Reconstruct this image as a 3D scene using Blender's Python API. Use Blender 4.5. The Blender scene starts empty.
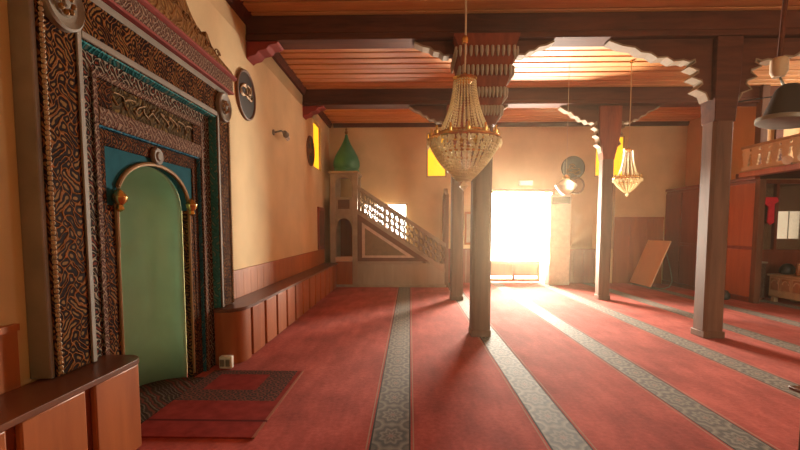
import bpy, bmesh, math, random
from mathutils import Vector, Matrix
random.seed(7)
PI = math.pi
sc = bpy.context.scene
C = sc.collection

# ------------------------------------------------------------------ camera, world, lights, exposure
EYE = 1.44
cam_d = bpy.data.cameras.new('camera'); cam = bpy.data.objects.new('camera', cam_d); C.objects.link(cam)
cam.location = (0, 0, EYE)
cam.rotation_euler = (math.radians(90 - 4.0), 0, math.radians(1.33))
cam_d.sensor_width = 36; cam_d.lens = 36 * 430 / 800.0
cam_d.shift_y = 33 / 800.0
cam_d.clip_start = 0.05; cam_d.clip_end = 200
sc.camera = cam

W = bpy.data.worlds.new('daylight'); sc.world = W; W.use_nodes = True
W.node_tree.nodes['Background'].inputs[0].default_value = (1.0, 0.93, 0.82, 1)
W.node_tree.nodes['Background'].inputs[1].default_value = 6.0

def area(name, loc, rot, sx, sy, power, col, spread=PI):
    d = bpy.data.lights.new(name, 'AREA'); d.shape = 'RECTANGLE'; d.size = sx; d.size_y = sy
    d.energy = power; d.color = col; d.spread = spread
    o = bpy.data.objects.new(name, d); C.objects.link(o); o.location = loc; o.rotation_euler = rot
    return o
# daylight and added fill through the openings (each light fills one opening, just outside it)
area('daylight_door', (2.85, 11.75, 1.45), (math.radians(-90), 0, 0), 1.6, 1.9, 1500, (1.0, 0.90, 0.73))
area('daylight_stair_window', (-0.66, 11.68, 1.55), (math.radians(-90), 0, 0), 1.1, 1.0, 130, (1.0, 0.86, 0.66))
area('fill_back_window', (5.5, -2.85, 2.0), (math.radians(90), 0, 0), 1.6, 1.7, 150, (1.0, 0.85, 0.62))  # fill light for a window added out of view behind the camera
area('fill_side_window', (9.35, 7.8, 3.4), (math.radians(90), 0, math.radians(90)), 1.7, 0.9, 190, (1.0, 0.92, 0.76))  # fill for an added, unseen window, placed to brighten the left wall

vs = sc.view_settings
sc.display_settings.display_device = 'sRGB'
vs.view_transform = 'Standard'; vs.look = 'None'; vs.gamma = 1.0; vs.use_curve_mapping = False
vs.exposure = 0.58
sc.cycles.use_denoising = True
sc.cycles.max_bounces = 10; sc.cycles.diffuse_bounces = 6; sc.cycles.transmission_bounces = 6
sc.cycles.sample_clamp_indirect = 6.0
sc.cycles.caustics_reflective = False; sc.cycles.caustics_refractive = False

# ------------------------------------------------------------------ materials
def nmat(name):
    m = bpy.data.materials.new(name); m.use_nodes = True
    nt = m.node_tree
    return m, nt, nt.nodes['Principled BSDF']
def N(nt, t, **kw):
    n = nt.nodes.new(t)
    for k, v in kw.items(): setattr(n, k, v)
    return n
def L(nt, a, b): nt.links.new(a, b)
def mth(nt, op, a, b=None, c=None):
    n = N(nt, 'ShaderNodeMath', operation=op)
    for i, v in enumerate((a, b, c)):
        if v is None: continue
        if isinstance(v, (int, float)): n.inputs[i].default_value = v
        else: L(nt, v, n.inputs[i])
    return n.outputs[0]
def ramp(nt, fac, stops, interp='LINEAR'):
    r = N(nt, 'ShaderNodeValToRGB'); r.color_ramp.interpolation = interp
    e = r.color_ramp.elements
    while len(e) > 1: e.remove(e[-1])
    e[0].position = stops[0][0]; e[0].color = (*stops[0][1], 1)
    for p, c in stops[1:]:
        k = e.new(p); k.color = (*c, 1)
    L(nt, fac, r.inputs[0]); return r.outputs[0]
def mix(nt, fac, a, b, mode='MIX'):
    n = N(nt, 'ShaderNodeMix', data_type='RGBA', blend_type=mode)
    for i, v in ((0, fac), (6, a), (7, b)):
        if isinstance(v, (int, float)): n.inputs[i].default_value = v
        elif isinstance(v, tuple): n.inputs[i].default_value = (*v, 1)
        else: L(nt, v, n.inputs[i])
    return n.outputs[2]
def coords(nt, scale=(1, 1, 1), kind='Object'):
    t = N(nt, 'ShaderNodeTexCoord'); mp = N(nt, 'ShaderNodeMapping'); mp.inputs['Scale'].default_value = scale
    L(nt, t.outputs[kind], mp.inputs[0]); return mp.outputs[0]
def noise(nt, vec, scale, detail=4, rough=0.55, dist=0.0):
    n = N(nt, 'ShaderNodeTexNoise'); n.inputs['Scale'].default_value = scale; n.inputs['Detail'].default_value = detail
    n.inputs['Roughness'].default_value = rough; n.inputs['Distortion'].default_value = dist
    L(nt, vec, n.inputs['Vector']); return n.outputs['Fac']
def bump(nt, p, h, strength=0.3, dist=0.01):
    b = N(nt, 'ShaderNodeBump'); b.inputs['Strength'].default_value = strength; b.inputs['Distance'].default_value = dist
    L(nt, h, b.inputs['Height']); L(nt, b.outputs[0], p.inputs['Normal'])

def plain(name, col, rough=0.5, metal=0.0, vary=0.12, scale=9.0, bmp=0.1, **kw):
    m, nt, p = nmat(name)
    v = coords(nt); f = noise(nt, v, scale, 5)
    lo = tuple(c * (1 - vary) for c in col); hi = tuple(min(1, c * (1 + vary)) for c in col)
    L(nt, ramp(nt, f, [(0.3, lo), (0.7, hi)]), p.inputs['Base Color'])
    p.inputs['Roughness'].default_value = rough; p.inputs['Metallic'].default_value = metal
    if bmp: bump(nt, p, noise(nt, v, scale * 6, 3), bmp, 0.004)
    for k, val in kw.items(): p.inputs[k].default_value = val
    return m
def wood(name, dark, light, axis='X', rough=0.45, grain=14.0, bmp=0.25, spec=0.4):
    m, nt, p = nmat(name)
    s = {'X': (0.12, 1, 1), 'Y': (1, 0.12, 1), 'Z': (1, 1, 0.12)}[axis]
    v = coords(nt, s)
    f1 = noise(nt, v, grain, 8, 0.62, 0.6); f2 = noise(nt, v, grain * 0.22, 3, 0.5)
    f = mth(nt, 'ADD', mth(nt, 'MULTIPLY', f1, 0.65), mth(nt, 'MULTIPLY', f2, 0.35))
    mid = tuple((a + b) / 2 for a, b in zip(dark, light))
    L(nt, ramp(nt, f, [(0.32, dark), (0.5, mid), (0.68, light)]), p.inputs['Base Color'])
    p.inputs['Roughness'].default_value = rough; p.inputs['Specular IOR Level'].default_value = spec
    bump(nt, p, f1, bmp, 0.004)
    return m
def ornament(name, ground, relief, accent, scale=16.0, rough=0.6, width=0.42):
    """carved arabesque: interlacing vine lines in relief over a dark ground, with small rosettes"""
    m, nt, p = nmat(name)
    t = N(nt, 'ShaderNodeTexCoord'); sp = N(nt, 'ShaderNodeSeparateXYZ'); L(nt, t.outputs['Object'], sp.inputs[0])
    v = t.outputs['Object']; k = scale * 2.6
    nz = mth(nt, 'MULTIPLY', noise(nt, v, scale * 0.45, 3), 5.0)
    a = mth(nt, 'ADD', mth(nt, 'MULTIPLY', mth(nt, 'ADD', sp.outputs[1], mth(nt, 'MULTIPLY', sp.outputs[0], 1.0)), k), nz)
    b = mth(nt, 'MULTIPLY', sp.outputs[2], k)
    v1 = mth(nt, 'SINE', mth(nt, 'ADD', a, mth(nt, 'MULTIPLY', mth(nt, 'SINE', mth(nt, 'MULTIPLY', b, 0.55)), 2.0)))
    v2 = mth(nt, 'SINE', mth(nt, 'ADD', b, mth(nt, 'MULTIPLY', mth(nt, 'SINE', mth(nt, 'MULTIPLY', a, 0.8)), 1.7)))
    pr = mth(nt, 'ABSOLUTE', mth(nt, 'MULTIPLY', v1, v2))
    h = ramp(nt, pr, [(0.0, (1, 1, 1)), (width * 0.45, (0.8, 0.8, 0.8)), (width, (0, 0, 0))])
    col = mix(nt, h, ground, relief)
    fl = ramp(nt, pr, [(0.78, (0, 0, 0)), (0.9, (1, 1, 1))])
    col = mix(nt, fl, col, accent)
    wear = noise(nt, v, 6.0, 5)
    col = mix(nt, mth(nt, 'MULTIPLY', wear, 0.35), col, ground)
    L(nt, col, p.inputs['Base Color'])
    p.inputs['Roughness'].default_value = rough
    p.inputs['Specular IOR Level'].default_value = 0.02
    bump(nt, p, h, 0.7, 0.012)
    return m

M = {}
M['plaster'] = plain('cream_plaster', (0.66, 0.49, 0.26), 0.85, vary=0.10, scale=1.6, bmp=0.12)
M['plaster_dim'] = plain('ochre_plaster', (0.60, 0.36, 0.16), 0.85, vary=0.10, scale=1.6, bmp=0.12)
M['wainscot'] = wood('wainscot_wood', (0.30, 0.085, 0.022), (0.45, 0.145, 0.038), 'Z', 0.5, 9, spec=0.2)
M['bench'] = wood('bench_wood', (0.26, 0.068, 0.019), (0.42, 0.125, 0.034), 'Z', 0.4, 8, spec=0.25)
M['bench_top'] = wood('bench_top_wood', (0.10, 0.032, 0.014), (0.17, 0.055, 0.022), 'Y', 0.32, 10)
M['beam'] = wood('beam_wood', (0.055, 0.015, 0.007), (0.145, 0.042, 0.018), 'X', 0.7, 11, spec=0.15)
M['post'] = wood('post_wood', (0.085, 0.034, 0.017), (0.20, 0.088, 0.045), 'Z', 0.65, 10, spec=0.2)
M['plank'] = wood('ceiling_plank_wood', (0.46, 0.175, 0.050), (0.78, 0.37, 0.13), 'X', 0.55, 9)
M['plank_gap'] = plain('plank_gap_wood', (0.075, 0.026, 0.012), 0.8)
M['redwood'] = wood('red_panel_wood', (0.16, 0.034, 0.015), (0.28, 0.062, 0.024), 'Z', 0.4, 8)
M['orangewood'] = wood('orange_panel_wood', (0.36, 0.085, 0.022), (0.52, 0.140, 0.035), 'Z', 0.4, 8)
M['redpaint'] = plain('red_paint', (0.24, 0.022, 0.011), 0.8)
M['capital'] = wood('red_stained_capital', (0.13, 0.024, 0.011), (0.31, 0.075, 0.030), 'Z', 0.7, 12, bmp=0.6, spec=0.1)
M['cream_trim'] = plain('cream_trim', (0.44, 0.31, 0.18), 0.7)
M['carved'] = ornament('carved_brown_gold', (0.014, 0.005, 0.003), (0.25, 0.085, 0.020), (0.24, 0.11, 0.03), 18, width=0.27)
M['carved_fine'] = ornament('carved_brown_fine', (0.014, 0.005, 0.003), (0.20, 0.060, 0.015), (0.20, 0.08, 0.02), 23, width=0.28)
M['floral'] = ornament('floral_white_black', (0.016, 0.009, 0.007), (0.40, 0.30, 0.21), (0.20, 0.04, 0.02), 23, width=0.30)
M['frieze'] = ornament('frieze_rose_white', (0.09, 0.04, 0.03), (0.33, 0.22, 0.15), (0.20, 0.11, 0.08), 26, width=0.45)
M['olive'] = ornament('olive_panel', (0.05, 0.030, 0.012), (0.10, 0.060, 0.022), (0.22, 0.13, 0.04), 14)
M['rugdark'] = ornament('dark_patterned_wool', (0.055, 0.030, 0.026), (0.12, 0.075, 0.055), (0.18, 0.04, 0.03), 14)
M['crest'] = ornament('crest_gilt_brown', (0.16, 0.070, 0.024), (0.24, 0.11, 0.036), (0.30, 0.15, 0.05), 12)
M['teal'] = ornament('teal_painted', (0.035, 0.19, 0.20), (0.06, 0.27, 0.27), (0.25, 0.33, 0.26), 18)
M['blue'] = ornament('blue_painted', (0.02, 0.11, 0.18), (0.035, 0.18, 0.27), (0.20, 0.28, 0.30), 18)
M['bluegreen'] = plain('blue_spandrel', (0.02, 0.10, 0.13), 0.85)
M['bluegreen'].node_tree.nodes['Principled BSDF'].inputs['Specular IOR Level'].default_value = 0.05
M['marble'] = plain('grey_painted_stone', (0.21, 0.17, 0.125), 0.65, vary=0.18, scale=4)
M['gold'] = plain('old_gilding', (0.26, 0.13, 0.035), 0.5, 0.3)
M['niche'] = plain('green_gloss_paint', (0.36, 0.66, 0.50), 0.22, vary=0.08, scale=3, bmp=0.04)
M['minbar'] = plain('taupe_paint', (0.36, 0.285, 0.20), 0.6, vary=0.14, scale=6)
M['minbar_light'] = plain('pale_pink_paint', (0.62, 0.46, 0.34), 0.6)
M['minbar_dark'] = plain('umber_paint', (0.17, 0.075, 0.035), 0.6)
M['olivepaint'] = plain('olive_brown_paint', (0.22, 0.15, 0.075), 0.6)
M['minbar_base'] = wood('grey_base_boards', (0.32, 0.27, 0.19), (0.44, 0.37, 0.27), 'Z', 0.6, 7)
M['greendome'] = plain('green_dome_paint', (0.035, 0.22, 0.11), 0.45)
M['brass'] = plain('brass', (0.72, 0.45, 0.14), 0.25, 0.9, bmp=0)
M['white'] = plain('white_plastic', (0.72, 0.66, 0.56), 0.45, bmp=0)
M['darkglass'] = plain('dark_glass', (0.022, 0.013, 0.008), 0.5, bmp=0)
M['black'] = plain('black_metal', (0.025, 0.024, 0.022), 0.45)
M['grey'] = plain('grey_metal', (0.22, 0.21, 0.17), 0.4, 0.4)
M['boardmat'] = plain('cream_board', (0.76, 0.54, 0.34), 0.5, vary=0.04)
M['chest'] = plain('chest_cream_wood', (0.64, 0.48, 0.30), 0.55)
M['redcloth'] = plain('red_cloth', (0.92, 0.02, 0.05), 0.8)
M['tan'] = plain('tan_tin', (0.48, 0.26, 0.15), 0.5)
M['cord'] = plain('pale_cord', (0.55, 0.42, 0.28), 0.5, bmp=0)
M['bowl'] = plain('cream_glass', (0.92, 0.80, 0.56), 0.35, bmp=0)
M['bowl'].node_tree.nodes['Principled BSDF'].inputs['Transmission Weight'].default_value = 0.5
M['edging'] = plain('scalloped_edge_paint', (0.25, 0.165, 0.09), 0.8)
M['greypatt'] = ornament('grey_brown_fabric', (0.09, 0.05, 0.035), (0.17, 0.10, 0.07), (0.20, 0.12, 0.08), 14)

def crystal():
    m, nt, p = nmat('cut_crystal')
    p.inputs['Base Color'].default_value = (1.0, 0.90, 0.62, 1); p.inputs['Roughness'].default_value = 0.05
    p.inputs['IOR'].default_value = 1.5; p.inputs['Transmission Weight'].default_value = 0.25
    tr = N(nt, 'ShaderNodeBsdfTranslucent'); tr.inputs['Color'].default_value = (1.0, 0.92, 0.70, 1)
    mx = N(nt, 'ShaderNodeMixShader'); mx.inputs[0].default_value = 0.45
    L(nt, p.outputs[0], mx.inputs[1]); L(nt, tr.outputs[0], mx.inputs[2]); L(nt, mx.outputs[0], nt.nodes['Material Output'].inputs[0])
    return m
M['crystal'] = crystal()
def clear_glass():
    m, nt, p = nmat('window_glass')
    t = N(nt, 'ShaderNodeBsdfTransparent'); g = N(nt, 'ShaderNodeBsdfGlossy'); g.inputs['Roughness'].default_value = 0.03
    fr = N(nt, 'ShaderNodeFresnel'); mx = N(nt, 'ShaderNodeMixShader')
    L(nt, fr.outputs[0], mx.inputs[0]); L(nt, t.outputs[0], mx.inputs[1]); L(nt, g.outputs[0], mx.inputs[2])
    L(nt, mx.outputs[0], nt.nodes['Material Output'].inputs[0]); return m
M['glass'] = clear_glass()
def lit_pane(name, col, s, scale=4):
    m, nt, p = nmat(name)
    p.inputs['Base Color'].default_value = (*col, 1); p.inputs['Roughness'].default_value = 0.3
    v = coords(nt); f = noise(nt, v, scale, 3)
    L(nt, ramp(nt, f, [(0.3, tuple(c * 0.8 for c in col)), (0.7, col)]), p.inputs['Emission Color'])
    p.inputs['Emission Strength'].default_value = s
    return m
M['yellow'] = lit_pane('yellow_window_glass', (1.0, 0.52, 0.015), 1.0)
M['palepane'] = lit_pane('glowing_pale_pane', (0.80, 0.62, 0.40), 0.75)

def carpet():
    m, nt, p = nmat('red_mosque_carpet')
    t = N(nt, 'ShaderNodeTexCoord'); sp = N(nt, 'ShaderNodeSeparateXYZ'); L(nt, t.outputs['Object'], sp.inputs[0])
    x, y = sp.outputs[0], sp.outputs[1]
    vec = t.outputs['Object']
    per = 1.19
    d = mth(nt, 'SUBTRACT', mth(nt, 'FRACT', mth(nt, 'ADD', mth(nt, 'DIVIDE', mth(nt, 'ADD', x, 0.13), per), 10.5)), 0.5)
    d = mth(nt, 'MULTIPLY', d, per); ad = mth(nt, 'ABSOLUTE', d)
    # medallions along each stripe
    hy = 0.17
    vy = mth(nt, 'SUBTRACT', mth(nt, 'MULTIPLY', mth(nt, 'FRACT', mth(nt, 'DIVIDE', y, 2 * hy)), 2.0), 1.0)
    ux = mth(nt, 'DIVIDE', d, 0.125)
    r = mth(nt, 'SQRT', mth(nt, 'ADD', mth(nt, 'MULTIPLY', ux, ux), mth(nt, 'MULTIPLY', vy, vy)))
    ang = mth(nt, 'ARCTAN2', vy, ux)
    pet = mth(nt, 'MULTIPLY', mth(nt, 'COSINE', mth(nt, 'MULTIPLY', ang, 8.0)), 0.09)
    rr = mth(nt, 'ADD', r, pet)
    G = (0.085, 0.072, 0.053); Dk = (0.014, 0.017, 0.019); P = (0.21, 0.18, 0.14); Rd = (0.20, 0.03, 0.025)
    med = ramp(nt, mth(nt, 'DIVIDE', rr, 1.5), [(0.0, Rd), (0.1, P), (0.2, Dk), (0.27, G), (0.36, P), (0.44, Dk), (0.53, Dk), (0.58, G), (0.70, P), (0.8, Dk), (0.9, G)], 'LINEAR')
    nz = noise(nt, vec, 60, 2)
    med = mix(nt, mth(nt, 'MULTIPLY', nz, 0.45), med, G)
    n1 = noise(nt, vec, 1.3, 4); n2 = noise(nt, vec, 28, 3); n3 = noise(nt, coords(nt, (1, 0.25, 1)), 7, 4)
    f = mth(nt, 'ADD', mth(nt, 'MULTIPLY', n1, 0.4), mth(nt, 'ADD', mth(nt, 'MULTIPLY', n2, 0.25), mth(nt, 'MULTIPLY', n3, 0.35)))
    red = ramp(nt, f, [(0.38, (0.25, 0.032, 0.024)), (0.5, (0.38, 0.060, 0.046)), (0.62, (0.52, 0.100, 0.076))])
    field = mth(nt, 'GREATER_THAN', x, -0.8)
    ad = mth(nt, 'ADD', ad, mth(nt, 'MULTIPLY', mth(nt, 'SUBTRACT', 1.0, field), 9.0))
    instripe = mth(nt, 'LESS_THAN', ad, 0.125)
    col = mix(nt, instripe, red, med)
    def band(a, b): return mth(nt, 'MULTIPLY', mth(nt, 'GREATER_THAN', ad, a), mth(nt, 'LESS_THAN', ad, b))
    col = mix(nt, band(0.125, 0.137), col, Dk)
    col = mix(nt, band(0.150, 0.160), col, (0.36, 0.20, 0.14))
    L(nt, col, p.inputs['Base Color'])
    L(nt, mth(nt, 'SUBTRACT', 0.9, mth(nt, 'MULTIPLY', instripe, 0.15)), p.inputs['Roughness']); L(nt, mth(nt, 'ADD', mth(nt, 'MULTIPLY', instripe, 0.16), 0.08), p.inputs['Specular IOR Level'])
    L(nt, mth(nt, 'ADD', mth(nt, 'MULTIPLY', instripe, 0.12), 0.08), p.inputs['Sheen Weight'])
    p.inputs['Sheen Roughness'].default_value = 0.35
    p.inputs['Sheen Tint'].default_value = (1.0, 0.75, 0.62, 1)
    bump(nt, p, noise(nt, vec, 220, 2), 0.5, 0.006)
    return m
M['carpet'] = carpet()
def rugmat():
    m, nt, p = nmat('prayer_rug_wool')
    t = N(nt, 'ShaderNodeTexCoord'); sp = N(nt, 'ShaderNodeSeparateXYZ'); L(nt, t.outputs['Object'], sp.inputs[0])
    x, y = sp.outputs[0], sp.outputs[1]; vec = t.outputs['Object']
    # rug centre is the origin; dark patterned surround, red field, plain red near end, pale border line
    vo = N(nt, 'ShaderNodeTexVoronoi'); vo.inputs['Scale'].default_value = 13; vo.inputs['Randomness'].default_value = 0.3; L(nt, vec, vo.inputs['Vector'])
    pat = ramp(nt, mth(nt, 'ADD', mth(nt, 'MULTIPLY', mth(nt, 'SINE', mth(nt, 'MULTIPLY', vo.outputs['Distance'], 18)), 0.5), 0.5),
               [(0.35, (0.055, 0.030, 0.026)), (0.6, (0.13, 0.085, 0.06)), (0.9, (0.20, 0.05, 0.04))])
    red = ramp(nt, noise(nt, vec, 9, 4), [(0.3, (0.20, 0.020, 0.016)), (0.7, (0.30, 0.036, 0.028))])
    inner = mth(nt, 'MULTIPLY', mth(nt, 'LESS_THAN', mth(nt, 'ABSOLUTE', mth(nt, 'ADD', x, 0.02)), 0.24),
                mth(nt, 'LESS_THAN', mth(nt, 'ABSOLUTE', mth(nt, 'SUBTRACT', y, 0.32)), 0.20))
    dark = mth(nt, 'MULTIPLY', mth(nt, 'LESS_THAN', x, 0.46), mth(nt, 'GREATER_THAN', y, -0.12))
    col = mix(nt, dark, red, pat); col = mix(nt, inner, col, red)
    ln = mth(nt, 'GREATER_THAN', x, 0.50); ln = mth(nt, 'MULTIPLY', ln, mth(nt, 'LESS_THAN', x, 0.52))
    col = mix(nt, ln, col, (0.30, 0.11, 0.07))
    ln2 = mth(nt, 'MULTIPLY', mth(nt, 'GREATER_THAN', y, -0.50), mth(nt, 'LESS_THAN', y, -0.47))
    col = mix(nt, ln2, col, (0.10, 0.012, 0.012))
    L(nt, col, p.inputs['Base Color']); p.inputs['Roughness'].default_value = 0.95
    p.inputs['Sheen Weight'].default_value = 0.0; p.inputs['Specular IOR Level'].default_value = 0.05
    bump(nt, p, noise(nt, vec, 200, 2), 0.5, 0.005)
    return m
M['rug'] = rugmat()

# ------------------------------------------------------------------ mesh helpers
class MB:
    def __init__(s): s.bm = bmesh.new()
    def box(s, x0, x1, y0, y1, z0, z1, rot=None, piv=None):
        vs_ = [Vector((x, y, z)) for x in (x0, x1) for y in (y0, y1) for z in (z0, z1)]
        if rot is not None:
            piv = Vector(piv); vs_ = [rot @ (v - piv) + piv for v in vs_]
        b = [s.bm.verts.new(v) for v in vs_]
        for f in ((0, 1, 3, 2), (4, 6, 7, 5), (0, 4, 5, 1), (2, 3, 7, 6), (0, 2, 6, 4), (1, 5, 7, 3)):
            s.bm.faces.new([b[i] for i in f])
        return s
    def prism(s, poly, axis, a, b):
        """poly in the two other axes (in xyz order), extruded along axis from a to b"""
        def P(p, t):
            return {'X': (t, p[0], p[1]), 'Y': (p[0], t, p[1]), 'Z': (p[0], p[1], t)}[axis]
        A = [s.bm.verts.new(P(p, a)) for p in poly]; B = [s.bm.verts.new(P(p, b)) for p in poly]
        n = len(poly)
        fa = s.bm.faces.new(A); fb = s.bm.faces.new(B[::-1])
        for i in range(n): s.bm.faces.new([A[i], B[i], B[(i + 1) % n], A[(i + 1) % n]])
        fa.normal_update(); fb.normal_update()
        bmesh.ops.triangulate(s.bm, faces=[fa, fb], ngon_method='EAR_CLIP')
        return s
    def lathe(s, prof, c, n=24, mat=None, sx=1.0, sy=1.0):
        c = Vector(c); rings = []
        for r, z in prof:
            ring = []
            if r < 1e-5:
                v = Vector((0, 0, z)); v = mat @ v if mat else v
                ring = [s.bm.verts.new(c + v)]
            else:
                for i in range(n):
                    a = 2 * PI * i / n; v = Vector((r * sx * math.cos(a), r * sy * math.sin(a), z)); v = mat @ v if mat else v
                    ring.append(s.bm.verts.new(c + v))
            rings.append(ring)
        for A, B in zip(rings, rings[1:]):
            for i in range(n):
                j = (i + 1) % n
                q = ([A[0]] if len(A) == 1 else [A[i], A[j]]) + ([B[0]] if len(B) == 1 else [B[j], B[i]])
                if len(q) > 2: s.bm.faces.new(q)
        for ring in (rings[0], rings[-1]):
            if len(ring) > 2: s.bm.faces.new(ring)
        return s
    def tube(s, pts, r, n=8, closed=False):
        pts = [Vector(p) for p in pts]; rings = []; k = len(pts)
        for i, p in enumerate(pts):
            a = pts[(i - 1) % k] if (closed or i > 0) else p; b = pts[(i + 1) % k] if (closed or i < k - 1) else p
            t = (b - a).normalized(); up = Vector((0, 0, 1)) if abs(t.z) < 0.9 else Vector((0, 1, 0))
            u = t.cross(up).normalized(); w = u.cross(t)
            rad = r[i] if isinstance(r, (list, tuple)) else r
            rings.append([s.bm.verts.new(p + rad * (math.cos(2 * PI * j / n) * u + math.sin(2 * PI * j / n) * w)) for j in range(n)])
        prs = list(zip(rings, rings[1:])) + ([(rings[-1], rings[0])] if closed else [])
        for A, B in prs:
            for j in range(n): s.bm.faces.new([A[j], A[(j + 1) % n], B[(j + 1) % n], B[j]])
        if not closed:
            s.bm.faces.new(rings[0]); s.bm.faces.new(rings[-1])
        return s
    def ball(s, c, r, n=8, sz=1.0):
        m = max(4, n // 2)
        return s.lathe([(r * math.sin(PI * i / m), -r * sz * math.cos(PI * i / m)) for i in range(m + 1)], c, n)
    def gem(s, c, r, rz=None):
        rz = rz or r
        return s.lathe([(0, -rz), (r, -0.1 * rz), (0, rz)], c, 5)

def root(o):
    while o.parent: o = o.parent
    return o
def obj(name, mb, mat, parent=None, bevel=0.0, label=None, smooth=True, origin=None):
    me = bpy.data.meshes.new(name)
    bmesh.ops.recalc_face_normals(mb.bm, faces=mb.bm.faces)
    mb.bm.to_mesh(me); mb.bm.free()
    o = bpy.data.objects.new(name, me); C.objects.link(o)
    base = Vector(root(parent).location) if parent else (Vector(origin) if origin else Vector((0, 0, 0)))
    me.transform(Matrix.Translation(-base))
    if parent: o.parent = parent
    else: o.location = base
    me.materials.append(M[mat])
    if smooth:
        me.shade_smooth(); me.set_sharp_from_angle(angle=math.radians(38))
    if bevel:
        b = o.modifiers.new('bevel', 'BEVEL'); b.width = bevel; b.segments = 2; b.limit_method = 'ANGLE'; b.angle_limit = math.radians(40)
    if label: o['label'] = label
    return o
def thing(name, label, cat, loc, group=None):
    o = bpy.data.objects.new(name, None); C.objects.link(o); o.location = loc; o.empty_display_size = 0.1
    return tag(o, label, cat, group)
def tag(o, label, cat, group=None):
    o['label'] = label; o['category'] = cat
    if group: o['group'] = group
    return o
def struct(name, mb, mat, bevel=0.0, parent=None):
    o = obj(name, mb, mat, parent, bevel)
    if not parent: o['kind'] = 'structure'
    return o
def wall(mb, axis, t0, t1, a0, a1, z0, z1, holes=()):
    """slab with rectangular holes; axis = the thickness axis"""
    As = sorted({a0, a1, *[h[0] for h in holes], *[h[1] for h in holes]}); Zs = sorted({z0, z1, *[h[2] for h in holes], *[h[3] for h in holes]})
    As = [a for a in As if a0 <= a <= a1]; Zs = [z for z in Zs if z0 <= z <= z1]
    for i in range(len(As) - 1):
        for j in range(len(Zs) - 1):
            ca, cz = (As[i] + As[i + 1]) / 2, (Zs[j] + Zs[j + 1]) / 2
            if any(h[0] < ca < h[1] and h[2] < cz < h[3] for h in holes): continue
            if axis == 'X': mb.box(t0, t1, As[i], As[i + 1], Zs[j], Zs[j + 1])
            else: mb.box(As[i], As[i + 1], t0, t1, Zs[j], Zs[j + 1])
    bmesh.ops.remove_doubles(mb.bm, verts=mb.bm.verts, dist=1e-4)
    # drop the faces shared by two cells
    seen = {}
    for f in mb.bm.faces: seen.setdefault(tuple(sorted(v.index for v in f.verts)), []).append(f)
    mb.bm.verts.index_update()
    seen = {}
    for f in mb.bm.faces: seen.setdefault(tuple(sorted(v.index for v in f.verts)), []).append(f)
    dead = [f for fs in seen.values() if len(fs) > 1 for f in fs]
    if dead: bmesh.ops.delete(mb.bm, geom=dead, context='FACES')
    return mb

# ------------------------------------------------------------------ the setting
XL, YF, XR, YB, ZC = -2.10, 11.30, 9.00, -2.50, 4.17
XP = 6.56          # wooden partition and gallery front on the right
struct('floor', MB().box(XL - 0.9, XR + 0.3, YB - 0.3, YF + 0.4, -0.12, 0.0), 'carpet')
struct('wall_left', wall(MB(), 'X', XL - 0.35, XL, YB, YF, 0, ZC + 0.1, [(2.92, 4.10, 0, 2.0), (9.45, 10.2, 2.76, 3.8)]), 'plaster')
struct('wall_far', wall(MB(), 'Y', YF, YF + 0.35, XL - 0.35, XR + 0.35, 0, ZC + 0.1,
       [(2.03, 3.67, 0, 2.36), (-1.25, -0.07, 1.0, 2.09), (0.42, 0.95, 2.75, 3.9), (4.74, 5.5, 2.75, 3.8)]), 'plaster')
struct('wall_back', wall(MB(), 'Y', YB - 0.35, YB, XL - 0.35, XR + 0.35, 0, ZC + 0.1, [(4.7, 6.3, 1.15, 2.85)]), 'plaster')
struct('wall_right', wall(MB(), 'X', XR, XR + 0.35, YB, YF, 0, ZC + 0.1, [(6.9, 8.7, 2.95, 3.85)]), 'plaster')
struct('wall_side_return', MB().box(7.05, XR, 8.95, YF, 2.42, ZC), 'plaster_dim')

# ceiling: boards across the room, each a little proud of the dark gaps
mb = MB(); mb.box(XL, XR, YB, YF, ZC, ZC + 0.1)
struct('ceiling', mb, 'plank_gap')
mb = MB(); y = YB + 0.02
while y < YF - 0.1:
    w = 0.20 + random.uniform(-0.025, 0.025)
    z = ZC - 0.05 + random.uniform(-0.006, 0.006)
    mb.box(XL + 0.002, XR - 0.002, y, min(y + w, YF - 0.005), z, ZC + 0.004)
    y += w + 0.045
o = struct('ceiling_boards', mb, 'plank', 0.008)

# cornices
mb = MB(); mb.prism([(XL, 4.02), (XL + 0.05, 4.02), (XL + 0.075, 4.10), (XL + 0.11, ZC - 0.03), (XL, ZC - 0.03)], 'Y', YB, YF)
struct('trim_1', mb, 'beam')
mb = MB(); mb.prism([(YF, 4.03), (YF - 0.05, 4.03), (YF - 0.09, ZC - 0.03), (YF, ZC - 0.03)], 'X', XL + 0.12, 7.04)
struct('trim_2', mb, 'beam')

# wainscot: left wall, in two lengths either side of the prayer niche, boards with fine grooves
def boards(a0, a1, step):
    out = []; a = a0
    while a < a1 - 1e-3:
        out.append((a + 0.003, min(a + step, a1) - 0.003)); a += step
    return out
for n, (a0, a1) in (('3', (YB, 2.20)), ('4', (4.82, 10.38))):
    mb = MB(); mb.box(XL, XL + 0.008, a0, a1, 0, 0.90)
    for a, b in boards(a0, a1, 0.24): mb.box(XL + 0.006, XL + 0.022, a, b, 0, 0.90)
    mb.box(XL, XL + 0.034, a0, a1, 0.90, 0.935)
    struct('trim_' + n, mb, 'wainscot')
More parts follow.
